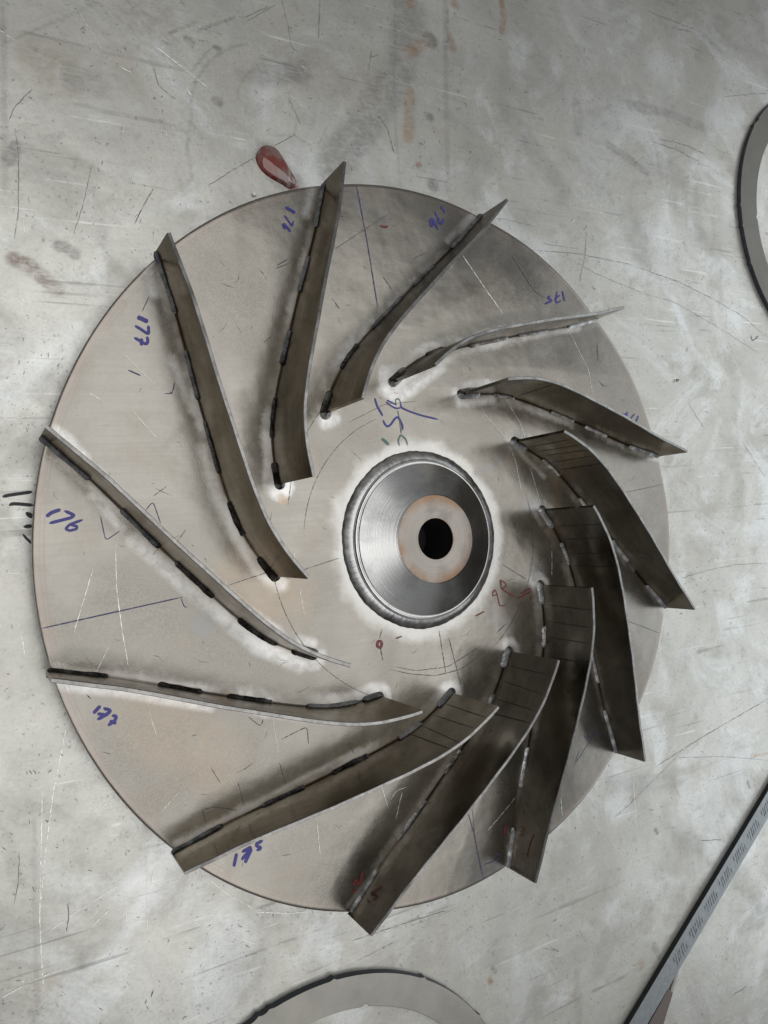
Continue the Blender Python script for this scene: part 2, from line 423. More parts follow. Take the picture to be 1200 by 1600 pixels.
def build_table():
    st = 0.0048
    xs = np.r_[-7, -5, -3.5, -2.2, np.arange(-1.5, 2.1, st), 2.6, 3.5, 5, 7]
    ys = np.r_[-7, -5, -3.5, -2.6, np.arange(-2.05, 2.2, st), 2.7, 3.5, 5, 7]
    gx, gy = np.meshgrid(xs, ys, indexing='ij')
    x, y = gx.ravel(), gy.ravel()
    pn = Painter(x, y, ZT)
    GR = (0.20, 0.20, 0.19); DK = (0.10, 0.10, 0.095); RU = (0.30, 0.17, 0.085); LT = (0.70, 0.71, 0.70)
    BR = (0.27, 0.235, 0.185); RED = (0.165, 0.135, 0.12)
    Q = pn.stroke
    # broad smears
    Q([(640, 20), (625, 110), (585, 170), (520, 260)], 58, GR, 0.62, 0.4, 0.25, 3)
    Q([(618, 160), (560, 230), (515, 285)], 26, GR, 0.25, 0.4, 0.2, 4)
    Q([(470, 110), (540, 130), (575, 135)], 70, BR, 0.36, 0.9, 0.5, 5, 9)
    Q([(410, 120), (470, 110)], 36, GR, 0.4, 0.8, 0.5, 6)
    Q([(60, 90), (85, 105)], 70, BR, 0.5, 1.0, 0.5, 7, 9)
    Q([(115, 122), (150, 130)], 34, GR, 0.4, 0.6, 0.4, 8)
    Q([(210, 10), (240, 25)], 60, BR, 0.45, 1.0, 0.5, 9, 9)
    Q([(15, 250), (26, 228)], 15, (0.15, 0.14, 0.14), 0.75, 0.5, 0.3, 10)
    # reddish slug-shaped stains left of the impeller
    Q([(22, 405), (45, 415), (75, 440), (88, 452)], 19, RED, 0.82, 0.25, 0.18, 11)
    Q([(18, 402), (40, 408), (52, 416)], 11, (0.14, 0.09, 0.075), 0.6, 0.4, 0.3, 12)
    Q([(92, 384), (103, 386), (117, 397)], 15, (0.17, 0.155, 0.15), 0.75, 0.35, 0.25, 13)
    Q([(417, 243), (428, 262), (446, 279), (456, 288)], 44, GR, 0.7, 0.4, 0.1, 81)
    Q([(418, 243), (428, 262), (445, 278), (455, 288)], 22, (0.20, 0.035, 0.028), 0.95, 0.5, 0.2, 80)
    # rust runs at the top
    Q([(783, -5), (787, 22), (784, 50)], 12, RU, 0.65, 0.4, 0.3, 14)
    Q([(706, -5), (711, 8)], 15, RU, 0.65, 0.5, 0.4, 15)
    Q([(646, 2), (640, 8)], 14, RU, 0.6, 0.6, 0.4, 16)
    Q([(702, 55), (708, 75)], 16, RU, 0.6, 0.6, 0.5, 17)
    Q([(699, 15), (700, 75)], 6, DK, 0.6, 0.6, 0.4, 18)
    Q([(640, 145), (638, 215)], 22, (0.33, 0.23, 0.14), 0.65, 0.5, 0.6, 19, 40)
    Q([(640, 80), (660, 70)], 20, RU, 0.55, 0.9, 0.6, 20, 40)
    Q([(670, 62), (673, 63)], 25, (0.13, 0.125, 0.09), 0.8, 0.8, 0.4, 21)
    Q([(670, 182), (672, 184)], 16, DK, 0.6, 0.9, 0.5, 22)
    Q([(675, 288), (677, 292)], 20, DK, 0.6, 0.9, 0.5, 23)
    Q([(652, 258), (656, 257)], 8, RU, 0.8, 0.5, 0.4, 24)
    # vertical seams of grime
    Q([(617, 0), (616, 140), (620, 230), (626, 290)], 5, GR, 0.6, 0.7, 0.3, 25)
    Q([(695, 0), (697, 120), (700, 300)], 9, GR, 0.34, 0.8, 0.4, 26)
    Q([(5, 0), (6, 120), (8, 300)], 7, GR, 0.45, 0.8, 0.4, 27)
    # round cup marks and the scuff bar on the right
    Q([(950, 226), (985, 250), (1010, 270)], 16, (0.24, 0.24, 0.235), 0.6, 0.3, 0.15, 28)
    for cx, cy, rx, ry, a in ((1092, 365, 24, 42, 0.55), (1083, 490, 28, 32, 0.55), (1085, 300, 18, 20, 0.4),
                              (480, 183, 11, 13, 0.6), (940, 195, 26, 26, 0.3), (1010, 650, 20, 24, 0.3)):
        th = np.linspace(-1.2, 2.9, 16)
        Q(list(zip(cx+rx*np.cos(th), cy+ry*np.sin(th))), 9, GR, a*0.4, 1.4, 0.5, 29)
        Q([(cx-2, cy), (cx+2, cy+4)], 1.5*min(rx, ry), (0.3, 0.3, 0.295), a*0.65, 0.7, 0.4, 30)
    Q([(1035, 260), (1062, 275)], 46, (0.29, 0.275, 0.26), 0.55, 0.4, 0.4, 31, 9)
    Q([(985, 165), (1040, 175), (1100, 200)], 20, GR, 0.45, 0.9, 0.7, 32, 40)
    Q([(985, 345), (1000, 390)], 55, (0.3, 0.3, 0.29), 0.5, 0.9, 0.5, 33, 9)
    Q([(795, 180), (850, 260), (880, 300)], 40, (0.28, 0.275, 0.25), 0.4, 1.0, 0.8, 34, 30)
    Q([(900, 160), (905, 205)], 24, GR, 0.4, 0.9, 0.5, 35)
    # arcs of dirt at the upper left
    th = np.linspace(1.7, 3.5, 20)
    Q(list(zip(398+100*np.cos(th), 168-100*np.sin(th))), 4, GR, 0.7, 0.6, 0.3, 36)
    Q([(297, 190), (293, 230), (300, 280)], 5, GR, 0.6, 0.6, 0.3, 37)
    Q([(300, 110), (320, 85), (335, 72)], 4, GR, 0.6, 0.6, 0.3, 38)
    Q([(160, 82), (230, 97), (285, 110)], 4.5, GR, 0.65, 0.6, 0.4, 39)
    Q([(118, 162), (180, 178), (250, 190), (300, 210)], 4.5, GR, 0.65, 0.6, 0.4, 40)
    Q([(0, 70), (60, 45), (150, 5)], 4, GR, 0.6, 0.7, 0.4, 41)
    Q([(265, 52), (305, 35)], 4.5, DK, 0.6, 0.7, 0.4, 42)
    Q([(310, 47), (365, 28)], 4.5, DK, 0.6, 0.7, 0.4, 43)
    Q([(338, 158), (341, 160)], 14, DK, 0.55, 0.5, 0.3, 44)
    Q([(292, 60), (300, 66)], 9, DK, 0.55, 0.5, 0.4, 45)
    Q([(338, 75), (342, 77)], 9, DK, 0.55, 0.6, 0.4, 46)
    Q([(430, 212), (460, 210), (465, 180)], 3, GR, 0.6, 0.6, 0.3, 47)
    Q([(460, 212), (485, 227), (500, 222), (510, 200)], 3, GR, 0.6, 0.6, 0.3, 48)
    th = np.linspace(1.3, 3.3, 16)
    Q(list(zip(420+48*np.cos(th), 150-48*np.sin(th))), 4, GR, 0.5, 0.7, 0.4, 49)
    Q([(380, 118), (470, 118)], 22, (0.22, 0.215, 0.2), 0.35, 1, 0.5, 50)
    # cloudy stains, lower right
    Q([(935, 1510), (950, 1470), (985, 1450)], 40, (0.33, 0.315, 0.30), 0.6, 0.35, 0.4, 51, 10)
    Q([(1008, 1445), (1012, 1420)], 34, (0.32, 0.30, 0.28), 0.7, 0.3, 0.3, 52, 10)
    Q([(1045, 1440), (1062, 1410)], 34, (0.34, 0.31, 0.28), 0.5, 0.4, 0.4, 53, 10)
    Q([(1060, 1310), (1090, 1320)], 40, (0.31, 0.31, 0.29), 0.6, 0.5, 0.5, 54, 10)
    Q([(880, 1320), (870, 1360)], 44, (0.33, 0.315, 0.29), 0.6, 0.7, 0.5, 55, 10)
    Q([(930, 1290), (950, 1370)], 50, (0.35, 0.34, 0.325), 0.45, 0.9, 0.5, 56, 9)
    Q([(955, 1225), (1050, 1222)], 30, (0.30, 0.30, 0.29), 0.5, 1.0, 0.8, 57, 22)
    Q([(1155, 1370), (1180, 1400)], 46, (0.31, 0.30, 0.28), 0.6, 0.5, 0.5, 58, 10)
    Q([(1160, 1450), (1190, 1430)], 42, (0.24, 0.24, 0.22), 0.5, 1.0, 0.8, 59, 30)
    Q([(1050, 1218), (1062, 1245)], 5, (0.28, 0.22, 0.17), 0.7, 0.5, 0.3, 60)
    Q([(1024, 1297), (1027, 1302)], 8, DK, 0.65, 0.6, 0.4, 61)
    Q([(1000, 1505), (1003, 1510)], 14, (0.36, 0.25, 0.17), 0.6, 0.8, 0.5, 62)
    Q([(1022, 1478), (1030, 1495)], 12, DK, 0.5, 0.9, 0.6, 63)
    Q([(1168, 1222), (1171, 1230)], 8, DK, 0.6, 0.7, 0.4, 64)
    Q([(1175, 1182), (1205, 1176)], 5, (0.36, 0.24, 0.14), 0.8, 0.5, 0.4, 65)
    Q([(1085, 1550), (1100, 1600)], 40, (0.34, 0.33, 0.32), 0.5, 0.7, 0.5, 66, 9)
    Q([(840, 1555), (825, 1600)], 40, (0.31, 0.30, 0.28), 0.5, 0.8, 0.6, 67, 9)
    Q([(900, 1520), (905, 1600)], 12, (0.31, 0.29, 0.26), 0.5, 0.9, 0.5, 68)
    Q([(765, 1530), (767, 1535)], 9, (0.26, 0.16, 0.09), 0.8, 0.6, 0.4, 69)
    Q([(770, 1512), (774, 1518)], 8, DK, 0.6, 0.6, 0.4, 70)
    Q([(690, 1460), (695, 1520)], 20, (0.36, 0.35, 0.33), 0.4, 0.9, 0.6, 71)
    Q([(1040, 1000), (1050, 1050)], 26, (0.32, 0.315, 0.30), 0.5, 0.8, 0.6, 72, 12)
    Q([(1080, 1000), (1060, 1060)], 34, (0.35, 0.345, 0.33), 0.45, 0.8, 0.6, 73, 12)
    # lower left: long grime line and pale patches
    Q([(53, 1280), (54, 1440), (60, 1570)], 5, GR, 0.5, 0.8, 0.5, 74)
    Q([(10, 1310), (25, 1380)], 14, GR, 0.35, 1, 0.6, 75)
    Q([(270, 1380), (250, 1420)], 40, (0.28, 0.27, 0.25), 0.4, 1.0, 0.7, 76)
    Q([(310, 1420), (350, 1440)], 50, LT, 0.3, 1.0, 0.9, 77, 30)
    Q([(230, 1365), (225, 1400)], 40, (0.62, 0.63, 0.63), 0.3, 1.0, 0.6, 78)
    Q([(20, 535), (50, 550)], 44, LT, 0.35, 1.1, 0.6, 79, 10)
    o = grid_mesh('steel_table_top', np.stack([x, y, np.full_like(x, ZT)], 1), len(xs), len(ys), M['table'])
    # faces must point up
    me = o.data
    if me.polygons[0].normal.z < 0: me.flip_normals()
    attrc(o, 'paint', np.c_[pn.rgb, pn.a])
    return o
table = build_table()
tag(table, 'worn grey steel table top with scratches, stains and rust', 'table', kind='structure')

def px_ribbon(bag, pts, wpx, z=None, step=4.0, zoff=0.0012, taper=True, jit=0.0):
    """pen or scratch stroke through photo points on the table (z given) or on the impeller plate"""
    q = resample(pts, step)
    if jit: q[1:-1] += rng.normal(0, jit, q[1:-1].shape)
    if z is None:
        P = plane_pt(q[:, 0], q[:, 1], 0.0)
        for _ in range(2):
            zz = plate_z(P[:, 0], P[:, 1])
            P = np.stack([plane_pt(a, b, c) for (a, b), c in zip(q, zz)])
        P[:, 2] = plate_z(P[:, 0], P[:, 1])+zoff
    else:
        P = plane_pt(q[:, 0], q[:, 1], z); P[:, 2] = z+zoff
    bag.add(*ribbon(P, wpx*0.00185*(1.3 if z is None else 1.15), taper=taper))

# long scratches on the table
lt = Bag()
for pts, w in [([(241, 72), (290, 110), (331, 143)], 1.7), ([(66, 1235), (64, 1330), (62, 1440), (65, 1500), (69, 1563)], 1.3),
               ([(105, 1130), (84, 1230), (70, 1340), (63, 1420)], 1.2), ([(0, 1560), (55, 1530), (100, 1512)], 1.3),
               ([(67, 1463), (110, 1430), (185, 1383)], 1.0), ([(137, 1437), (158, 1417)], 1.2), ([(143, 1447), (170, 1422)], 1.2),
               ([(0, 658), (60, 648)], 0.6), ([(28, 463), (45, 478)], 1.4), ([(52, 471), (58, 473)], 1.3), ([(60, 492), (73, 504)], 1.4),
               ([(89, 518), (95, 523)], 1.4), ([(229, 1340), (230, 1450)], 0.8), ([(240, 1355), (236, 1385)], 0.8),
               ([(315, 1362), (345, 1390), (396, 1420)], 0.9), ([(300, 1440), (400, 1475)], 0.8), ([(196, 1400), (199, 1460)], 0.6),
               ([(988, 1208), (994, 1290)], 1.0), ([(400, 1425), (450, 1427), (485, 1424)], 1.0), ([(140, 1270), (180, 1246)], 0.8),
               ([(452, 148), (475, 170)], 0.9), ([(470, 102), (492, 120)], 0.9), ([(0, 48), (25, 66)], 1.0), ([(124, 20), (160, 78)], 0.6),
               ([(34, 335), (40, 370)], 0.6), ([(33, 988), (39, 1025)], 1.2), ([(0, 895), (40, 896)], 0.5), ([(185, 103), (205, 114)], 1.4),
               ([(290, 138), (300, 150)], 2.2), ([(395, 225), (400, 232)], 1.6)]:
    lt = Bag(); px_ribbon(lt, pts, w*0.8, ZT, jit=0.25); lt.build('bright_scratch', M['bright'], table, False)
dk = Bag()
for pts, w in [([(833, 391), (900, 396), (980, 412), (1060, 440), (1120, 470), (1160, 494), (1200, 528)], 0.9),
               ([(880, 400), (940, 432), (1010, 460), (1050, 470), (1120, 510), (1190, 555)], 0.7),
               ([(1060, 905), (1110, 890), (1150, 882), (1200, 880)], 0.9), ([(1022, 1200), (1060, 1175), (1100, 1150), (1200, 1092)], 1.0),
               ([(960, 1278), (990, 1250), (1060, 1180)], 0.7), ([(1060, 1184), (1130, 1182), (1200, 1188)], 0.7),
               ([(30, 1330), (29, 1380), (22, 1412)], 0.9), ([(105, 1413), (108, 1428), (104, 1455)], 1.3), ([(23, 200), (29, 240), (29, 330), (22, 375)], 0.9),
               ([(143, 260), (130, 320), (115, 365)], 0.7), ([(240, 295), (222, 325), (210, 350)], 1.3), ([(238, 100), (248, 135), (275, 155)], 0.8),
               ([(13, 190), (22, 168), (50, 140)], 0.9), ([(905, 440), (914, 400), (916, 362)], 1.0), ([(1018, 221), (1060, 235), (1090, 252)], 1.1),
               ([(1030, 217), (1070, 226), (1100, 240)], 1.1), ([(1010, 17), (1050, 32), (1090, 48)], 1.1), ([(1060, 45), (1080, 50)], 1.4),
               ([(1128, 152), (1170, 147), (1200, 146)], 0.9), ([(325, 290), (365, 265), (400, 245)], 0.9), ([(428, 228), (462, 210)], 1.1),
               ([(380, 28), (420, 10)], 0.9), ([(385, 34), (430, 8)], 0.8), ([(580, 80), (576, 110)], 1.3), ([(578, 92), (590, 85)], 0.8),
               ([(440, 0), (450, 40), (455, 75), (470, 82)], 0.8), ([(500, 0), (498, 60)], 1.2), ([(450, 152), (470, 195)], 0.6),
               ([(680, 360), (688, 345), (700, 340)], 0.8), ([(1095, 1313), (1128, 1312)], 1.2), ([(1150, 1330), (1165, 1342)], 1.3), ([(860, 1480), (873, 1486)], 1.5),
               ([(862, 1440), (870, 1436)], 1.6), ([(1145, 1555), (1168, 1540)], 1.2), ([(236, 1558), (240, 1546)], 1.6), ([(847, 1480), (873, 1487)], 0.9),
               ([(750, 340), (790, 342), (840, 355)], 0.6), ([(590, 180), (605, 200), (616, 240)], 1.3), ([(1075, 630), (1102, 672)], 1.0), ([(1160, 690), (1195, 745)], 0.9),
               ([(1032, 1010), (1038, 975)], 0.6), ([(550, 1470), (640, 1440), (700, 1422)], 0.9), ([(560, 1500), (620, 1470)], 0.5)]:
    dk = Bag(); px_ribbon(dk, pts, w*0.8, ZT, jit=0.35); dk.build('dark_scratch', M['dark'], table, False)
# uncountable small nicks, specks and scuffs
for nm, mt, cnt, lmax in (('dark_nicks', M['dark'], 1500, 9), ('bright_nicks', M['bright'], 420, 8)):
    b = Bag()
    cl = rng.uniform([-20, -20], [1220, 1620], (70, 2))
    for i in range(cnt):
        if rng.random() < 0.6:
            c = cl[rng.integers(len(cl))]+rng.normal(0, 32, 2)
        else:
            c = rng.uniform([-20, -20], [1220, 1620])
        L = rng.uniform(1.2, 4) if rng.random() < 0.7 else rng.uniform(4, lmax)
        a = rng.normal(0.9, 1.0)
        e = np.array([math.cos(a), math.sin(a)])*L
        m = c+e/2+rng.normal(0, 0.2*L, 2)
        px_ribbon(b, [c, m, c+e], rng.uniform(0.4, 1.0), ZT, step=2.5, zoff=0.001)
    tag(b.build(nm, mt, table, False), kind='stuff')
bk = Bag()
for st_, w in (([(20, 940), (60, 928), (150, 915), (268, 898)], 3.6), ([(75, 1012), (85, 995), (170, 1000), (275, 1010)], 3.6),
               ([(215, 1070), (240, 1085), (275, 1115)], 5), ([(195, 1190), (275, 1180)], 4.2), ([(190, 1250), (225, 1295), (275, 1335)], 2.6)):
    px_ribbon(bk, [(a/5.33, 600+b/5.33) for a, b in st_], w, ZT, zoff=0.0016)
bk.build('black_marker_writing', M['black'], table, False)
sw = Bag()
px_ribbon(sw, [(1173, 524), (1175, 533), (1184, 527)], 1.4, ZT, 2); px_ribbon(sw, [(1180, 527), (1185, 525)], 1.2, ZT, 2)
sw.build('small_tick_mark', M['black'], table, False)

# ------------------------------------------------------------------ impeller
NB = 12
CURVE = np.array([(-0.4140, 0.1720), (-0.4190, 0.2100), (-0.4215, 0.2490), (-0.4218, 0.2850), (-0.4190, 0.3220),
                  (-0.4130, 0.3570), (-0.4045, 0.3930), (-0.3935, 0.4340), (-0.3800, 0.4780), (-0.3514, 0.5665),
                  (-0.3225, 0.6560), (-0.2890, 0.7500), (-0.2555, 0.8480), (-0.2370, 0.9170), (-0.2175, 0.9860)])
def dense(curve, n):
    d = np.r_[0, np.cumsum(np.linalg.norm(np.diff(curve, axis=0), axis=1))]
    u = np.linspace(0, d[-1], n)
    q = np.stack([np.interp(u, d, curve[:, k]) for k in (0, 1)], 1)
    for _ in range(6): q[1:-1] = 0.25*q[:-2]+0.5*q[1:-1]+0.25*q[2:]
    return q
BC = dense(CURVE, 72)
def rot2(p, a):
    c, s = math.cos(a), math.sin(a)
    return np.stack([p[..., 0]*c-p[..., 1]*s, p[..., 0]*s+p[..., 1]*c], -1)

def blade_dist(x, y):
    """distance to the nearest blade foot, folded into one sector (the plate is 12-fold)"""
    d = np.full(x.shape, 9.0)
    th = np.arctan2(y, x); r = np.hypot(x, y)
    th0 = np.mod(th-math.pi/2, math.pi/6)+math.pi/2
    fx, fy = r*np.cos(th0), r*np.sin(th0)
    for k in range(-3, 4):
        q = rot2(BC[::3], k*math.pi/6)
        q = np.concatenate([q, rot2(BC[-1:], k*math.pi/6)])
        for A, B in zip(q[:-1], q[1:]):
            e = B-A; t = np.clip(((fx-A[0])*e[0]+(fy-A[1])*e[1])/(e@e), 0, 1)
            d = np.minimum(d, np.hypot(fx-A[0]-t*e[0], fy-A[1]-t*e[1]))
    return d
def plate_z(x, y, d=None):
    x = np.asarray(x, float); y = np.asarray(y, float)
    if d is None: d = blade_dist(x, y)
    r = np.hypot(x, y)
    w = 0.18+0.82*sst(0.45, 1.0, r)
    z = w*(-0.0035+0.0105*(1-np.exp(-d/0.11)))
    z = z+0.0030*(np.exp(-d/0.035)-0.3)
    z = z*sst(0.24, 0.34, r)
    z += 0.0022*(fbm(x*2.3+5, y*2.3+9, 3, 3)-0.5)*sst(0.3, 0.6, r)
    return z

impeller = bpy.data.objects.new('impeller', None)
coll.objects.link(impeller)
tag(impeller, 'large stainless steel fan impeller with twelve curved welded blades lying on the steel table', 'impeller')

def build_plate():
    nt = 12*96
    rs = np.r_[np.linspace(0.20, 0.985, 150), 0.990, 0.9945, 0.998, 1.0]
    th = np.arange(nt)/nt*2*math.pi+math.pi/2
    R, T = np.meshgrid(rs, th, indexing='ij')
    x, y = (R*np.cos(T)), (R*np.sin(T))
    sec = slice(0, 96)
    d1 = blade_dist(x[:, sec]+0.0, y[:, sec]+0.0)
    d = np.tile(d1, (1, 12)).reshape(R.shape)
    z = plate_z(x.ravel(), y.ravel(), d.ravel()).reshape(R.shape)
    edge = np.where(R > 0.9945, (R-0.9945)**2*60, 0)
    z = z-edge
    # burnt, torn lip on the rim at the lower right
    top = np.stack([x, y, z], -1)
    low = top[-1].copy(); low[:, 2] -= 0.012
    bot = low*np.array([0.994, 0.994, 1]); bot[:, 2] -= 0.003
    inn = bot*np.array([0.3, 0.3, 1]); inn[:, 2] = -0.016
    co = np.concatenate([top, low[None], bot[None], inn[None]]).reshape(-1, 3)
    o = grid_mesh('back_plate', co, len(rs)+3, nt, M['plate'], True, impeller)
    if o.data.polygons[0].normal.z < 0: o.data.flip_normals()
    pn = Painter(co[:, 0], co[:, 1], 0.0); Q = pn.stroke
    WH = (0.70, 0.70, 0.695); DG = (0.15, 0.145, 0.13); GY = (0.22, 0.225, 0.23); BN = (0.36, 0.26, 0.17)
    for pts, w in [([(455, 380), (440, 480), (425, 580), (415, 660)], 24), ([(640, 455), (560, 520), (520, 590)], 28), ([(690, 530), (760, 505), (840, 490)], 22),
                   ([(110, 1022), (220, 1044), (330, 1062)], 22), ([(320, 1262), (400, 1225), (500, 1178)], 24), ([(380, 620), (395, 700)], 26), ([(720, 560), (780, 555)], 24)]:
        Q(pts, w, DG, 0.5, 1.2, 0.6, 5, 14)  # darker grey bands beside some of the blades
    for pts, w, a in [([(600, 580), (597, 608), (618, 626), (655, 602), (690, 575)], 17, 0.95), ([(712, 612), (718, 632), (770, 625)], 14, 0.9), ([(503, 640), (507, 662), (525, 655)], 18, 0.9),
                   ([(318, 700), (335, 765), (362, 830), (400, 888), (440, 915)], 19, 0.9), ([(210, 845), (250, 880), (330, 950), (400, 1010), (470, 1040)], 20, 0.9),
                   ([(470, 1000), (490, 1005)], 15, 0.8), ([(560, 1085), (580, 1076), (600, 1078)], 17, 0.9), ([(607, 1080), (608, 1094)], 10, 0.8), ([(90, 1070), (200, 1084), (330, 1106)], 13, 0.85),
                   ([(85, 1040), (150, 1052), (300, 1073)], 9, 0.6), ([(275, 1320), (360, 1277), (470, 1218), (560, 1172)], 10, 0.9), ([(488, 296), (480, 335)], 17, 0.9), ([(738, 340), (700, 376)], 15, 0.8),
                   ([(232, 418), (242, 458)], 17, 0.9), ([(85, 672), (110, 690), (132, 716)], 15, 0.85), ([(797, 1340), (806, 1290), (816, 1200)], 9, 0.9), ([(965, 853), (990, 890)], 9, 0.8),
                   ([(940, 1075), (955, 1150)], 10, 0.85), ([(430, 770), (445, 768)], 17, 0.8), ([(800, 690), (820, 715), (850, 745)], 12, 0.8), ([(905, 512), (850, 522)], 13, 0.7), ([(545, 1415), (580, 1370), (640, 1290)], 10, 0.8),
                   ([(790, 1005), (800, 1005)], 18, 0.7), ([(695, 1075), (712, 1078)], 16, 0.7), ([(844, 905), (850, 905)], 18, 0.6), ([(270, 560), (300, 640)], 14, 0.7), ([(145, 775), (190, 825)], 12, 0.8)]:
        Q(pts, w*0.78, WH, a*0.72, 1.75, 0.22, 6, 12)
    for pts, w, a in [([(775, 1362), (745, 1375)], 26, 0.7), ([(790, 1345), (760, 1370)], 16, 0.7), ([(318, 975), (320, 978)], 34, 0.6), ([(825, 795), (838, 792)], 24, 0.7), ([(838, 902), (845, 892)], 22, 0.7), ([(735, 1085), (742, 1082)], 22, 0.75),
                   ([(800, 690), (790, 705), (770, 730), (745, 738)], 9, 0.6), ([(835, 740), (836, 748)], 13, 0.6), ([(550, 300), (560, 320)], 22, 0.5), ([(600, 330), (600, 350)], 24, 0.4), ([(770, 960), (800, 985)], 20, 0.35)]:
        Q(pts, w, GY, a, 0.9, 0.5, 7, 22)
    for pts, w, a in [([(430, 930), (380, 900)], 90, 0.30), ([(860, 1000), (852, 1060)], 12, 0.7), ([(770, 1100), (778, 1085)], 10, 0.8), ([(440, 778), (443, 782)], 12, 0.7), ([(870, 760), (860, 840)], 26, 0.35), ([(240, 1120), (330, 1180)], 90, 0.2)]:
        Q(pts, w, BN, a, 1.1, 0.6, 8, 14)
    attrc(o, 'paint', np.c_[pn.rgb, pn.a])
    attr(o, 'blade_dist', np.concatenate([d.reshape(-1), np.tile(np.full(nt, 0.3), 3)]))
    o.data.set_sharp_from_angle(angle=math.radians(40))
    return o
plate = build_plate()

def lathe(name, prof, mat, parent, seg=160, wob=None):
    prof = np.asarray(prof, float)
    a = np.arange(seg)/seg*2*math.pi
    co = np.zeros((len(prof), seg, 3))
    for i, (r, z) in enumerate(prof):
        rr, zz = np.full(seg, r), np.full(seg, z)
        if wob is not None: rr, zz = wob(i, a, rr, zz)
        co[i] = np.stack([rr*np.cos(a), rr*np.sin(a), zz], 1)
    o = grid_mesh(name, co.reshape(-1, 3), len(prof), seg, mat, True, parent)
    o.data.set_sharp_from_angle(angle=math.radians(28))
    return o
# hub: groove, cone, flat face, bore
hub = lathe('hub', [(0.120, 0.0735), (0.1215, 0.0725), (0.126, 0.070), (0.140, 0.0625), (0.160, 0.0520), (0.180, 0.0420), (0.200, 0.0325),
                    (0.2120, 0.0270), (0.2145, 0.0235), (0.2160, 0.0235), (0.2185, 0.0255), (0.2215, 0.0245), (0.2235, 0.0190), (0.2240, -0.01), (0.2240, -0.064), (0.2200, -0.0685), (0.06, -0.0685)], M['hub'], impeller)
face = lathe('hub_face', [(0.0535, 0.0655), (0.0555, 0.0710), (0.0570, 0.0722), (0.090, 0.0735), (0.118, 0.0738), (0.1199, 0.0735)], M['hubface'], hub)
bore = lathe('bore', [(0.0535, 0.0657), (0.0530, 0.03), (0.0530, -0.066), (0.0005, -0.066)], M['bore'], hub, 64)
nzr = rng.uniform(0, 1, 64)
def hw(i, a, rr, zz):
    k = (0, 0.3, 0.8, 1, 0.8, 0.3, 0)[i]
    saw = np.mod(a*95+2.2*np.sin(3*a), 2*math.pi)/(2*math.pi)
    zz = zz+0.0006*k*(saw-0.5)+0.0008*k*np.sin(a*5+1)
    out = (i-1)/5 if i > 1 else 0
    rr = rr+0.0016*out*(np.sin(a*7+0.6)*0.5+np.sin(a*23+1.9)*0.4+0.3*np.sin(a*61+1))
    return rr, zz
hub_weld = lathe('hub_weld', [(0.2225, 0.014), (0.2262, 0.0165), (0.2320, 0.0150), (0.2385, 0.0115), (0.2440, 0.0075), (0.2490, 0.0035), (0.2525, -0.003)],
                 M['hubweld'], impeller, 1104, hw)
lipb = Bag()

TH = 0.0094
def hgt(r): return 0.2209+(r-0.4484)/(1.0083-0.4484)*(0.1163-0.2209)
def blade_geo():
    t = np.gradient(BC, axis=0); t /= np.linalg.norm(t, axis=1)[:, None]
    nr = np.stack([-t[:, 1], t[:, 0]], 1)      # left of inner->outer: convex side
    return t, nr
BT, BN = blade_geo()
def make_blade_mesh():
    zt = hgt(np.hypot(BC[:, 0], BC[:, 1])); c = 0.0016; h = TH/2
    zt = zt+0.0006*np.sin(np.arange(len(BC))*0.8)
    V = []; n = len(BC)
    for i in range(n):
        for off, z in ((-h, -0.010), (-h, 0.05), (-h, zt[i]-c), (-h+c*0.7, zt[i]), (h-c*0.7, zt[i]), (h, zt[i]-c), (h, 0.05), (h, -0.010)):
            p = BC[i]+BN[i]*off
            V.append((p[0], p[1], z))
    F = []
    for i in range(n-1):
        for k in range(7):
            F.append((i*8+k, i*8+k+1, (i+1)*8+k+1, (i+1)*8+k))
        F.append((i*8+7, i*8, (i+1)*8, (i+1)*8+7))
    F.append(tuple(range(7, -1, -1))); F.append(tuple(range((n-1)*8, n*8)))
    return V, F
BV, BF = make_blade_mesh()

def arc_at(y):      # index along BC for a canonical y (monotone)
    return float(np.interp(y, BC[:, 1], np.arange(len(BC))))
def bc_at(u, side, off, z):
    i = np.clip(u, 0, len(BC)-1); k = np.arange(len(BC))
    p = np.stack([np.interp(i, k, BC[:, 0]), np.interp(i, k, BC[:, 1])], -1)
    nn = np.stack([np.interp(i, k, BN[:, 0]), np.interp(i, k, BN[:, 1])], -1)
    q = p+nn*side*(TH/2+off)
    return np.c_[q, np.ones(len(q))*z], np.c_[nn*side, np.zeros(len(q))]

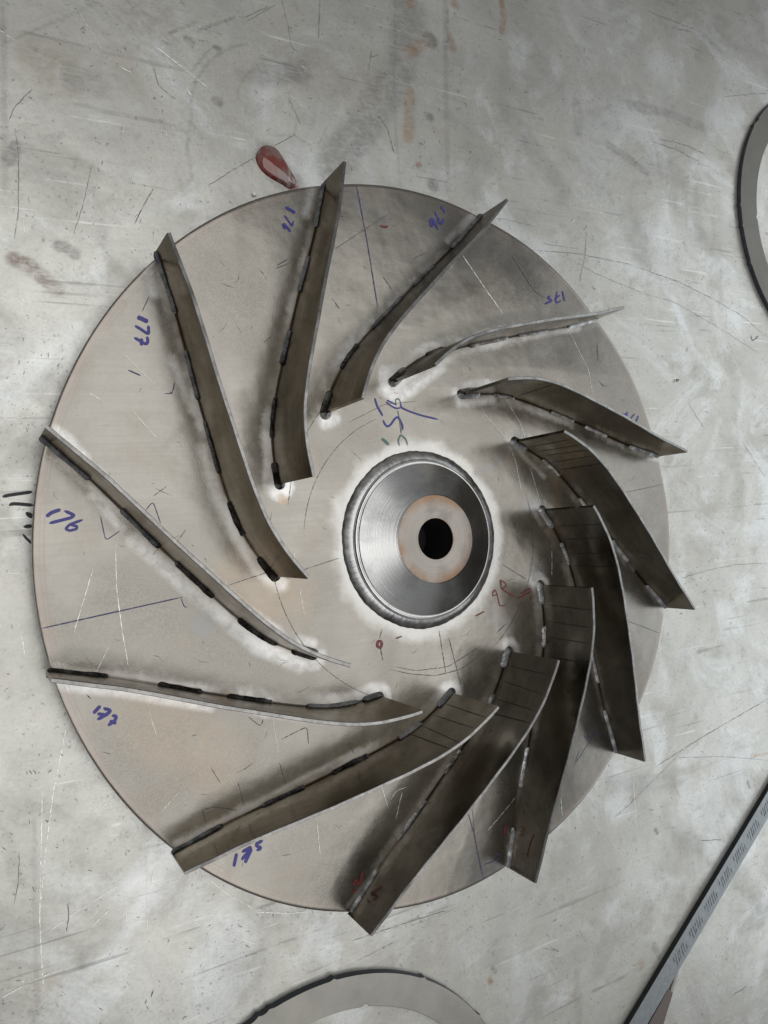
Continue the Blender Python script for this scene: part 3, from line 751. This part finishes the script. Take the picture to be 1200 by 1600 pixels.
def weld_stitch(path, outdir, size, zs, rnd):
    """lumpy fillet along path (n,3) at the foot of the blade; outdir (n,3) points away from the blade face"""
    n = len(path); prof = [(0.0, 1.35), (0.20, 0.90), (0.46, 0.52), (0.80, 0.18), (1.05, -0.14)]
    V = []; F = []; m = len(prof)
    L = np.linalg.norm(np.diff(path, axis=0), axis=1).sum()
    ph = rnd.uniform(0, 6)
    tn = rnd.normal(0, 1, n+8)
    for _ in range(3): tn[1:-1] = 0.25*tn[:-2]+0.5*tn[1:-1]+0.25*tn[2:]
    tn /= tn.std()+1e-6
    for i in range(n):
        k = i/(n-1); e = min(1, (min(k, 1-k)+0.012)/0.06)**0.5
        rip = 1+0.05*((i*0.42+ph) % 1.0-0.5)+0.03*tn[i+3]
        s = size*(0.35+0.65*e)*rip
        tj = 0.05*tn[i]; hj = 0.05*tn[i+7]
        for a, b in prof:
            a = a*(1+tj) if a > 0.7 else a; b = b*(1+hj) if b > 0.9 else b
            p = path[i]+outdir[i]*(a*s-0.0015)
            V.append((p[0], p[1], zs[i]+b*s*0.80))
    for i in range(n-1):
        for k in range(m-1):
            F.append((i*m+k, i*m+k+1, (i+1)*m+k+1, (i+1)*m+k))
    F.append(tuple(range(m-1, -1, -1))); F.append(tuple(range((n-1)*m, n*m)))
    return V, F

STITCH = [(0.992, 0.850), (0.760, 0.657), (0.585, 0.477), (0.383, 0.286)]
LINES = {4: [0.214, 0.247, 0.275, 0.313, 0.352], 5: [0.235, 0.285, 0.335, 0.378], 6: [0.232, 0.283, 0.332, 0.388],
         7: [0.215, 0.262, 0.318, 0.362], 8: [0.212, 0.258, 0.304, 0.345], 3: [0.36]}
names = ['blade']*NB
bl_me = None
for b in range(NB):
    ang = -b*math.pi/6
    if bl_me is None:
        bo = mesh('blade', BV, BF, M['blade'], impeller, True, 25); bl_me = bo.data
        bl_me.materials.append(M['edge'])
        for p in bl_me.polygons:
            if abs(p.normal.z) > 0.5: p.material_index = 1
    else:
        bo = bpy.data.objects.new('blade', bl_me); coll.objects.link(bo); bo.parent = impeller
    bo.rotation_euler = (0, 0, ang)
    rnd = np.random.default_rng(100+b)
    for side in (1, -1):
        for y0, y1 in STITCH:
            y0 += rnd.normal(0, 0.012); y1 += rnd.normal(0, 0.014)
            y0 = min(y0, 0.985)
            u = np.linspace(arc_at(y1), arc_at(y0), 34)
            P, O = bc_at(u, side, 0.0, 0.0)
            g = rot2(P[:, :2]+O[:, :2]*0.01, ang)
            zs = plate_z(g[:, 0], g[:, 1])
            v, f = weld_stitch(P, O, rnd.uniform(0.0085, 0.0112), zs, rnd)
            if side < 0: f = [q[::-1] for q in f]
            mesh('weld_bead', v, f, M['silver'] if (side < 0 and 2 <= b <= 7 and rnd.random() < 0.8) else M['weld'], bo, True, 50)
    # bead that wraps round the inner end
    y1 = 0.232+rnd.normal(0, 0.006)
    u = np.linspace(arc_at(y1), 0, 12)
    P1, O1 = bc_at(u, 1, 0.0, 0.0); P2, O2 = bc_at(u[::-1], -1, 0.0, 0.0)
    aa = np.linspace(math.pi/2, -math.pi/2, 11)[1:-1]
    c0 = BC[0]; bk_ = -BT[0]; nn0 = BN[0]
    O3 = np.stack([np.r_[nn0*math.sin(a)+bk_*math.cos(a), 0] for a in aa])
    P3 = np.c_[np.tile(c0, (len(aa), 1)), np.zeros(len(aa))]+O3*TH/2
    P = np.concatenate([P1, P3, P2]); O = np.concatenate([O1, O3, O2])
    g = rot2(P[:, :2], ang); zs = plate_z(g[:, 0], g[:, 1])
    v, f = weld_stitch(P, O, rnd.uniform(0.0115, 0.0135), zs, rnd)
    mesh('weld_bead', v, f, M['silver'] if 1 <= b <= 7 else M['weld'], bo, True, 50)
    # pencilled setting-out lines on the visible face
    if b in LINES:
        for k, y in enumerate(LINES[b]):
            i = arc_at(y)
            zz = np.linspace(0.022, hgt(np.hypot(*bc_at(np.array([i]), -1, 0, 0)[0][0, :2]))-0.004, 6)
            i2 = arc_at(y+rnd.normal(0, 0.004))
            P, O = bc_at(np.linspace(i, i2, 6), -1, 0.0007, 0); P[:, 2] = zz
            wb = 0.0036 if k == len(LINES[b])-1 else 0.0024
            v, f = ribbon(P, wb, O)
            mesh('layout_line', v, f, M['pencilface'], bo, False)

# handwriting on blade faces: (blade, u as canonical y, fraction of height)
def face_mark(b, strokes, w, mat, name):
    bag = Bag()
    for s in strokes:
        q = resample(np.array(s)*[1, 0.2], 0.006)
        u = np.array([arc_at(a) for a in q[:, 0]]); P, O = bc_at(u, -1, 0.0008, 0)
        P[:, 2] = q[:, 1]/0.2*hgt(np.hypot(P[:, 0], P[:, 1]))
        bag.add(*ribbon(P, w, O))
    bag.build(name, mat, [o for o in impeller.children if o.name.startswith('blade')][b], False)
face_mark(6, [[(0.865, 0.66), (0.895, 0.58), (0.93, 0.57)]], 0.0042, M['red'], 'marker_stroke')
face_mark(6, [[(0.655, 0.36), (0.665, 0.70), (0.70, 0.80)], [(0.685, 0.36), (0.712, 0.62), (0.722, 0.66), (0.695, 0.62), (0.69, 0.68), (0.71, 0.66), (0.73, 0.5)]], 0.0016, M['pencil'], 'pencil_scrawl')
face_mark(4, [[(0.60, 0.62), (0.64, 0.72), (0.69, 0.62), (0.71, 0.45), (0.70, 0.40), (0.72, 0.60), (0.74, 0.62), (0.74, 0.45)]], 0.0014, M['pencil'], 'pencil_scrawl')
face_mark(6, [[(0.225, 0.35), (0.24, 0.5), (0.255, 0.62)], [(0.25, 0.42), (0.25, 0.55), (0.27, 0.52), (0.275, 0.60)]], 0.0014, M['pencil'], 'pencil_scrawl')

# handwriting on the plate, traced stroke by stroke
def writing(name, mat, org, sc, strokes):
    bag = Bag()
    for pts, w in strokes:
        px_ribbon(bag, [(org[0]+a/sc, org[1]+b/sc) for a, b in pts], w, None, step=1.6, zoff=0.0014)
    return bag.build(name, mat, plate, False)
writing('marker_number', M['blue'], (200, 480), 22.86, [
    ([(330, 345), (520, 430), (720, 520)], 4.4), ([(725, 650), (745, 950), (700, 950), (480, 800), (245, 660)], 2.8),
    ([(680, 1040), (715, 1190), (695, 1300), (610, 1315), (480, 1230), (225, 1085)], 2.9), ([(485, 1110), (480, 1370)], 3.2)])
writing('marker_number', M['blue'], (430, 310), 24, [
    ([(385, 325), (745, 545)], 3.8), ([(345, 635), (635, 1050), (675, 850)], 2.2),
    ([(580, 1260), (420, 1060), (320, 950), (280, 1000), (370, 1140), (400, 1110), (330, 1000)], 3)])
writing('marker_number', M['blue'], (660, 310), 24, [
    ([(850, 570), (780, 400), (710, 270), (700, 370), (745, 430), (770, 380)], 2), ([(465, 490), (595, 790), (585, 940)], 2),
    ([(790, 770), (715, 980), (600, 880), (640, 730)], 2.6), ([(580, 1180), (440, 860), (360, 740), (310, 850), (310, 1000), (360, 1070), (410, 960), (400, 820)], 3)])
writing('marker_number', M['blue'], (840, 440), 20, [
    ([(770, 290), (840, 610)], 2.6), ([(610, 300), (560, 560), (590, 680), (740, 590)], 2.2), ([(690, 420), (530, 560)], 2.2),
    ([(400, 440), (320, 490), (340, 540), (450, 570), (440, 610), (350, 640), (220, 700)], 2.8)])
writing('marker_number', M['blue'], (955, 625), 20, [
    ([(850, 490), (760, 720)], 2), ([(740, 430), (570, 610)], 2), ([(530, 380), (450, 440), (440, 510), (530, 460), (310, 440)], 2.2)])
writing('marker_number', M['blue'], (0, 600), 5.33, [
    ([(385, 1105), (430, 1070), (505, 1045)], 3.4), ([(535, 1055), (620, 1092), (595, 1113), (410, 1160)], 3),
    ([(690, 1130), (580, 1170), (545, 1208), (580, 1222), (640, 1207), (642, 1182), (590, 1178)], 2.6)])
writing('marker_number', M['blue'], (130, 1090), 17.14, [
    ([(465, 215), (270, 425)], 3.2), ([(540, 285), (720, 335), (725, 380), (600, 465), (380, 590)], 3.2), ([(380, 430), (660, 475)], 3),
    ([(765, 505), (830, 475), (895, 510), (840, 630), (660, 750)], 3), ([(710, 625), (890, 690)], 3.2)])
writing('marker_number', M['blue'], (350, 1300), 17.14, [
    ([(340, 570), (265, 930)], 3.2), ([(480, 540), (720, 400), (700, 470), (470, 750)], 3.2), ([(740, 440), (560, 830)], 3.6),
    ([(1040, 230), (850, 330), (870, 385), (985, 405), (990, 450), (870, 490)], 3)])
writing('marker_number', M['blue'], (580, 590), 10, [
    ([(55, 320), (90, 440), (180, 600)], 2.4), ([(185, 665), (220, 740), (260, 772), (310, 730), (370, 640), (415, 608), (460, 680), (492, 760), (485, 825)], 2.5),
    ([(455, 370), (468, 470), (600, 530), (780, 590), (1050, 655)], 2.1), ([(230, 380), (320, 450), (400, 485), (460, 470)], 1.8), ([(240, 350), (400, 430)], 1.6)])
writing('faded_green_writing', M['green'], (580, 590), 10, [
    ([(165, 950), (280, 1050)], 3.6), ([(440, 1070), (420, 980), (460, 890), (540, 960), (570, 1060)], 2), ([(415, 520), (440, 650), (470, 880)], 1.2), ([(380, 400), (385, 330), (430, 330), (455, 380)], 1.6)])
writing('red_marker_letters', M['red'], (740, 860), 5.4545, [
    ([(225, 250), (240, 330), (345, 395)], 1.9), ([(225, 250), (278, 282), (272, 308), (240, 330)], 1.5),
    ([(160, 390), (165, 350), (180, 333), (200, 370), (222, 475), (280, 465)], 1.5), ([(160, 390), (205, 372)], 1.3),
    ([(400, 370), (445, 340), (490, 325)], 2), ([(375, 410), (490, 350)], 2), ([(480, 425), (490, 395)], 1.6), ([(15, 560), (90, 520)], 1.8)])
writing('red_marker_dot', M['red'], (520, 960), 5, [
    ([(365, 200), (345, 225), (350, 255), (375, 262), (385, 225), (368, 200)], 3.4), ([(490, 190), (540, 170)], 1.6)])
writing('red_marker_number', M['red'], (535, 1350), 24, [
    ([(745, 250), (700, 500), (640, 800), (590, 720), (500, 590), (440, 640), (435, 820)], 3), ([(350, 985), (430, 970), (520, 1030)], 2.4)])
writing('red_marker_number', M['red'], (740, 1260), 7.5, [
    ([(405, 240), (365, 228), (345, 265), (385, 292), (348, 300), (342, 330), (385, 340)], 1.7)])
writing('red_marker_dash', M['red'], (480, 200), 5.714, [([(650, 872), (690, 885), (720, 880)], 2.4)])
writing('pen_number', M['bluepen'], (880, 1100), 10, [
    ([(330, 520), (365, 500), (360, 535), (388, 535), (380, 570)], 1.2), ([(400, 455), (420, 440), (425, 470), (405, 485), (398, 460)], 1.2),
    ([(440, 395), (462, 383), (452, 420), (438, 412)], 1.2), ([(180, 950), (350, 680), (480, 500), (620, 430)], 0.7), ([(180, 950), (250, 720)], 0.8), ([(530, 465), (545, 460)], 1.6)])
writing('pen_number', M['bluepen'], (740, 1260), 7.5, [
    ([(185, 580), (215, 570), (220, 590), (232, 612)], 1.1), ([(255, 535), (275, 560), (305, 570)], 1.1), ([(130, 680), (200, 660), (310, 590)], 0.8)])
# setting-out lines
ln = Bag()
for pts, w in [([(557, 290), (574, 380), (590, 480)], 1.3), ([(65, 982), (150, 963), (285, 933)], 1.3), ([(720, 1232), (740, 1300), (755, 1372)], 1.0),
               ([(157, 806), (165, 845), (188, 829)], 0.9), ([(228, 797), (239, 783), (251, 818)], 0.9), ([(283, 935), (289, 952), (293, 948)], 0.9),
               ([(256, 615), (270, 615)], 0.8), ([(273, 597), (269, 617), (265, 612)], 1.0), ([(200, 578), (220, 587)], 1.3), ([(222, 487), (233, 463)], 0.9)]:
    ln = Bag(); px_ribbon(ln, pts, w, None); ln.build('blue_setting_out_line', M['bluepen'], plate, False)
pc = Bag()
for pts, w in [([(522, 390), (607, 334)], 0.8), ([(475, 890), (530, 872)], 0.8), ([(355, 915), (425, 892)], 0.7), ([(975, 770), (1036, 757)], 0.9),
               ([(980, 970), (1030, 989)], 0.9), ([(686, 985), (697, 1055)], 0.8), ([(701, 996), (722, 1078)], 0.9), ([(594, 1010), (598, 1032)], 1.1),
               ([(597, 983), (593, 998)], 0.8), ([(610, 1046), (640, 1053), (680, 1056), (720, 1046), (760, 1016)], 0.9), ([(618, 1042), (650, 1048), (700, 1042), (750, 1010)], 0.8),
               ([(737, 1252), (742, 1310), (747, 1340)], 0.6), ([(316, 1263), (322, 1285)], 1.0), ([(372, 1222), (381, 1258)], 0.8), ([(318, 1265), (335, 1261), (370, 1266)], 0.9),
               ([(388, 1120), (408, 1136), (411, 1124)], 0.8), ([(440, 1155), (480, 1135), (482, 1162)], 0.8), ([(437, 1192), (447, 1228)], 0.8), ([(545, 1160), (553, 1178)], 0.8),
               ([(535, 430), (545, 455)], 0.0), ([(645, 405), (665, 395)], 0.8), ([(598, 432), (612, 452)], 0.8), ([(518, 465), (530, 482)], 0.9), ([(535, 330), (525, 340)], 0.8),
               ([(527, 337), (538, 338)], 0.9), ([(545, 660), (600, 632), (650, 627)], 0.6), ([(240, 775), (260, 760)], 0.8), ([(250, 855), (237, 868)], 0.6), ([(278, 845), (290, 828)], 0.7),
               ([(470, 690), (495, 650), (515, 625)], 0.7), ([(450, 790), (455, 750), (480, 700)], 0.6), ([(933, 538), (934, 562)], 1.2), ([(935, 595), (945, 606), (949, 602)], 1.2),
               ([(800, 400), (835, 455), (850, 465)], 1.3), ([(785, 882), (822, 905)], 0.9), ([(790, 975), (775, 990)], 0.9), ([(850, 880), (875, 868)], 0.7),
               ([(800, 1005), (760, 1045)], 0.6), ([(432, 415), (450, 405)], 1.0), ([(412, 535), (425, 525)], 0.8), ([(430, 420), (455, 410)], 0.8), ([(560, 1395), (575, 1385)], 0.9),
               ([(330, 1200), (345, 1225)], 0.6), ([(160, 1175), (173, 1178)], 0.7), ([(135, 1085), (142, 1092)], 1.2)]:
    if w > 0:
        pc = Bag(); px_ribbon(pc, pts, w, None); pc.build('pencil_line', M['pencil'], plate, False)
for r0, a0, a1 in ((0.452, 3.2, 4.4), (0.40, -1.0, 0.3), (0.36, 1.9, 3.0)):
    a = np.linspace(a0, a1, 40); P = np.stack([r0*np.cos(a), r0*np.sin(a), plate_z(r0*np.cos(a), r0*np.sin(a))+0.0013], 1)
    pc = Bag(); pc.add(*ribbon(P, 0.0013)); pc.build('pencil_arc', M['pencil'], plate, False)
ps = Bag()
for pts, w in [([(180, 850), (182, 920), (190, 980), (200, 1040)], 1.2), ([(145, 890), (130, 940), (115, 990)], 1.0), ([(195, 555), (240, 600)], 0.9), ([(140, 615), (162, 627)], 1.1),
               ([(205, 640), (245, 685)], 0.8), ([(720, 395), (750, 440), (785, 490)], 3.2), ([(745, 360), (800, 420)], 0.0), ([(505, 1215), (520, 1250)], 1.2), ([(610, 1250), (618, 1235), (635, 1230)], 0.9),
               ([(595, 1225), (605, 1260)], 1.0), ([(628, 1238), (618, 1280)], 1.1), ([(495, 1285), (500, 1335)], 1.0), ([(760, 1300), (810, 1240)], 0.9), ([(255, 1265), (278, 1238)], 0.8),
               ([(232, 1110), (245, 1150)], 0.7), ([(790, 625), (812, 660), (822, 690)], 1.1), ([(755, 645), (790, 685), (805, 720), (815, 770)], 0.9), ([(828, 730), (838, 765), (848, 800)], 0.8),
               ([(862, 850), (862, 900)], 1.0), ([(885, 510), (920, 580), (925, 615)], 0.9), ([(540, 1020), (545, 1050), (560, 1060)], 0.0), ([(459, 860), (462, 900)], 1.0), ([(468, 920), (475, 960)], 0.8),
               ([(876, 1245), (878, 1275)], 0.9), ([(685, 1040), (681, 1046)], 2.0), ([(600, 1180), (615, 1160)], 0.7), ([(425, 1115), (435, 1180)], 0.7), ([(170, 1010), (150, 1050)], 0.9)]:
    if w > 0:
        ps = Bag(); px_ribbon(ps, pts, min(w, 1.8)*0.6, None, jit=0.2); ps.build('bright_scratch', M['bright'], plate, False)
sp = Bag()
for i in range(220):
    r0 = math.sqrt(rng.uniform(0.30**2, 0.97**2)); a = rng.uniform(0, 2*math.pi)
    L = rng.uniform(0.003, 0.02) if rng.random() < 0.8 else rng.uniform(0.02, 0.05); dr = rng.normal(0.8, 1.2)
    p = np.array([r0*math.cos(a), r0*math.sin(a)]); e = np.array([math.cos(dr), math.sin(dr)])*L
    q = np.stack([p, p+e/2+rng.normal(0, 0.08*L, 2), p+e])
    if np.hypot(*q[-1]) > 0.97: continue
    P = np.c_[q, plate_z(q[:, 0], q[:, 1])+0.0012]
    sp.add(*ribbon(P, rng.uniform(0.0007, 0.0014)))
tag(sp.build('plate_nicks', M['dark'], plate, False), kind='stuff')

# ------------------------------------------------------------------ other things on the table
def ring_plate(cx, cy, ro, ri, h, label, tilt, seed, mat):
    # measured on a plane at -0.005; carried along the sight lines to this height
    k = (CAM[2]-(ZT+h))/(CAM[2]+0.005)
    cx = CAM[0]+(cx-CAM[0])*k; cy = CAM[1]+(cy-CAM[1])*k; ro *= k; ri *= k
    e = bpy.data.objects.new('ring_plate', None); coll.objects.link(e)
    e.location = (cx*S, cy*S, ZT*S); e.rotation_euler = (tilt[0], tilt[1], 0)
    seg = 520; a = np.arange(seg)/seg*2*math.pi
    rs = np.random.default_rng(seed)
    nick = np.zeros(seg); nick2 = np.zeros(seg)
    for _ in range(14): nick += rs.choice([-0.006, 0.005])*np.exp(-((np.angle(np.exp(1j*(a-rs.uniform(0, 6.28)))))/0.010)**2)
    for _ in range(9): nick2 += rs.choice([-0.008, 0.008])*np.exp(-((np.angle(np.exp(1j*(a-rs.uniform(0, 6.28)))))/0.013)**2)
    ro_ = ro+nick; ri_ = ri+nick2
    def loop(r, z): return np.stack([r*np.cos(a), r*np.sin(a), np.full(seg, z)], 1)
    co = np.concatenate([loop(ri_, 0.001), loop(ri_, h-0.001), loop(ri_+0.0015, h), loop(ro_-0.0015, h)])
    o = grid_mesh('ring_face', co, 4, seg, mat, True, e); o.data.set_sharp_from_angle(angle=math.radians(30))
    co = np.concatenate([loop(ro_-0.0015, h), loop(ro_, h-0.0015), loop(ro_, 0.001)])
    o = grid_mesh('outer_edge', co, 3, seg, M['ringside'], True, e); o.data.set_sharp_from_angle(angle=math.radians(60))
    tag(e, label, 'ring', 'flat steel rings lying on the table')
    return e
ring_plate(-0.411, -1.694, 0.586, 0.502, 0.020, 'flat light grey steel ring with dark outer edge at the bottom border', (0, 0), 3, M['ring'])
ring_plate(2.126, 1.148, 0.577, 0.480, 0.017, 'dark grey flat steel ring with shaded outer edge at the upper right border', (0, 0), 5, M['ring2'])

# straightedge: long bar on the table, lower right
def prism(name, poly, z0, z1, mat, parent, side=None, bev=0.0012):
    P = np.asarray(poly, float); n = len(P); c = P.mean(0)
    inn = P+(c-P)/np.linalg.norm(c-P, axis=1)[:, None]*bev
    V = [(*p, z0) for p in P]+[(*p, z1-bev*0.6) for p in P]+[(*p, z1) for p in inn]
    F = [tuple(range(n-1, -1, -1)), tuple(range(2*n, 3*n))]
    for i in range(n):
        j = (i+1) % n
        F.append((i, j, n+j, n+i)); F.append((n+i, n+j, 2*n+j, 2*n+i))
    o = mesh(name, V, F, mat, parent, False)
    if side:
        o.data.materials.append(side)
        for p in o.data.polygons:
            if abs(p.normal.z) < 0.3: p.material_index = 1
    return o
zb = ZT+0.018
A = plane_pt(1200, 1236, zb)[:2]; Bq = plane_pt(983, 1600, zb)[:2]
A2 = plane_pt(1200, 1278, zb)[:2]
ax = (A-Bq)/np.linalg.norm(A-Bq); nx = np.array([ax[1], -ax[0]])
wid = float((A2-A)@nx)
bar = bpy.data.objects.new('straightedge', None); coll.objects.link(bar)
bar.location = (Bq[0]*S, Bq[1]*S, ZT*S)
tag(bar, 'long blue-grey steel straightedge with groups of dark ticks, lying diagonally at lower right', 'straightedge')
def bl(u, v): return ax*u+nx*v          # local coordinates along / across the bar
Lb = float(np.linalg.norm(A-Bq))
body = prism('bar_body', [bl(-0.75, 0), bl(-0.75, wid), bl(Lb+0.7, wid), bl(Lb+0.7, 0)], 0.0008, 0.018, M['bar'], bar, M['barside'])
u0 = 0.262
g = 0
while g < 12:
    tb = Bag()
    for k in range(6):
        uu = u0+g*0.1075+k*0.0125
        for v0, v1 in ((0.26, 0.52), (0.50, 0.78)):
            du = rng.normal(0, 0.001)+ (0.006 if v0 > 0.4 else 0)
            p0 = bl(uu+du+0.004, wid*v0); p1 = bl(uu+du-0.004, wid*v1)
            P = np.array([[*p0, 0.0188], [*((p0+p1)/2), 0.0188], [*p1, 0.0188]])
            tb.add(*ribbon(P, rng.uniform(0.0030, 0.0046)))
    tb.build('tick_group', M['tick'], body, False)
    g += 1

# brown handle poking out from under the straightedge
zh = ZT+0.014
hp = [plane_pt(a, b, zh)[:2] for a, b in ((1044, 1546), (1052, 1551), (1037, 1602), (1022, 1652), (985, 1652))]
ho = np.mean(hp, 0)
hd = bpy.data.objects.new('tool_handle', None); coll.objects.link(hd); hd.location = (ho[0]*S, ho[1]*S, ZT*S)
tag(hd, 'matt brown tapered tool handle beside the straightedge at the bottom border', 'handle')
prism('grip', [p-ho for p in hp][::-1], 0.0008, 0.014, M['brown'], hd, None, 0.003)
tp = [plane_pt(a, b, ZT+0.006)[:2]-ho for a, b in ((1047, 1549), (1051, 1550), (1060, 1518), (1057, 1517))]
prism('tang', tp[::-1], 0.0008, 0.007, M['ring'], hd, None, 0.0008)

# puddle of red liquid against the rim
def drop(name, outline, h, mat, label, cat):
    P = plane_pt(*np.array(outline, float).T, z=ZT)[:, :2]
    P = np.concatenate([P, P[:1]])
    d = np.r_[0, np.cumsum(np.linalg.norm(np.diff(P, axis=0), axis=1))]
    u = np.linspace(0, d[-1], 65)[:-1]
    P = np.stack([np.interp(u, d, P[:, k]) for k in (0, 1)], 1)
    for _ in range(4): P = 0.25*np.roll(P, 1, 0)+0.5*P+0.25*np.roll(P, -1, 0)
    c = P.mean(0); rows = []
    for s in (1.0, 0.985, 0.95, 0.88, 0.76, 0.6, 0.4, 0.2, 0.01):
        z = h*(1-s**3.2)**0.6
        rows.append(np.c_[(P-c)*s, np.full(len(P), 0.0006+z)])
    o = grid_mesh(name, np.concatenate(rows), len(rows), len(P), mat, True)
    o.location = (c[0]*S, c[1]*S, ZT*S)
    if o.data.polygons[0].normal.z < -0.01 or o.data.polygons[-1].normal.z < 0: o.data.flip_normals()
    return tag(o, label, cat)
def mat_red_liquid():
    n = NT('red_liquid')
    f = n.noise(26, 3, 0.5); s = n.noise(20, 3, 0.6, stretch=(0.1, 2.5, 0.35))
    c = n.mix(n.ramp(f, 0.45, 0.60, 0, 0.75), (0.20, 0.036, 0.028), (0.20, 0.155, 0.135))  # grey patches here and pale streaks below imitate reflections in the liquid's colour
    c = n.mix(n.ramp(s, 0.60, 0.70, 0, 0.6), c, (0.45, 0.36, 0.33))
    return n.out(col=c, rough=0.03, metal=0.0, trans=0.25, ior=1.45, coat=1.0, coatr=0.015)
drop('liquid_puddle', [(404, 233), (415, 226), (430, 230), (440, 243), (448, 258), (457, 272), (464, 284), (461, 294), (450, 296), (441, 288), (428, 282), (413, 272), (403, 260), (398, 246)],
     0.015, mat_red_liquid(), 'glossy red teardrop puddle of liquid touching the top rim of the impeller', 'puddle')
def mat_water():
    n = NT('clear_liquid'); return n.out(col=n.mix(n.noise(9), (0.9, 0.9, 0.9), (1, 1, 1)), rough=0.02, trans=1.0, ior=1.33)
drop('liquid_droplet', [(392, 303), (394, 300), (398, 300), (401, 304), (399, 308), (394, 308)], 0.006, mat_water(),
     'tiny clear round droplet beside the red puddle', 'droplet')
def curl(px, py, label):
    c = plane_pt(px, py, ZT)
    a = np.linspace(0, 4.2, 18); V = []; F = []
    for i, t in enumerate(a):
        for z in (0.001, 0.006):
            V.append((0.0075*math.cos(t), 0.0075*math.sin(t)*0.8, z+0.0008*t))
        for z in (0.006, 0.001):
            V.append((0.0062*math.cos(t), 0.0062*math.sin(t)*0.8, z+0.0008*t))
    for i in range(len(a)-1):
        for k in range(4): F.append((i*4+k, i*4+(k+1) % 4, (i+1)*4+(k+1) % 4, (i+1)*4+k))
    F += [(0, 1, 2, 3), tuple(4*(len(a)-1)+k for k in (3, 2, 1, 0))]
    o = mesh('metal_swarf', V, F, M['edge'], None, True, 40)
    o.location = (c[0]*S, c[1]*S, ZT*S)
    tag(o, label, 'swarf')
curl(1057, 595, 'tiny bright curl of metal swarf right of the impeller')
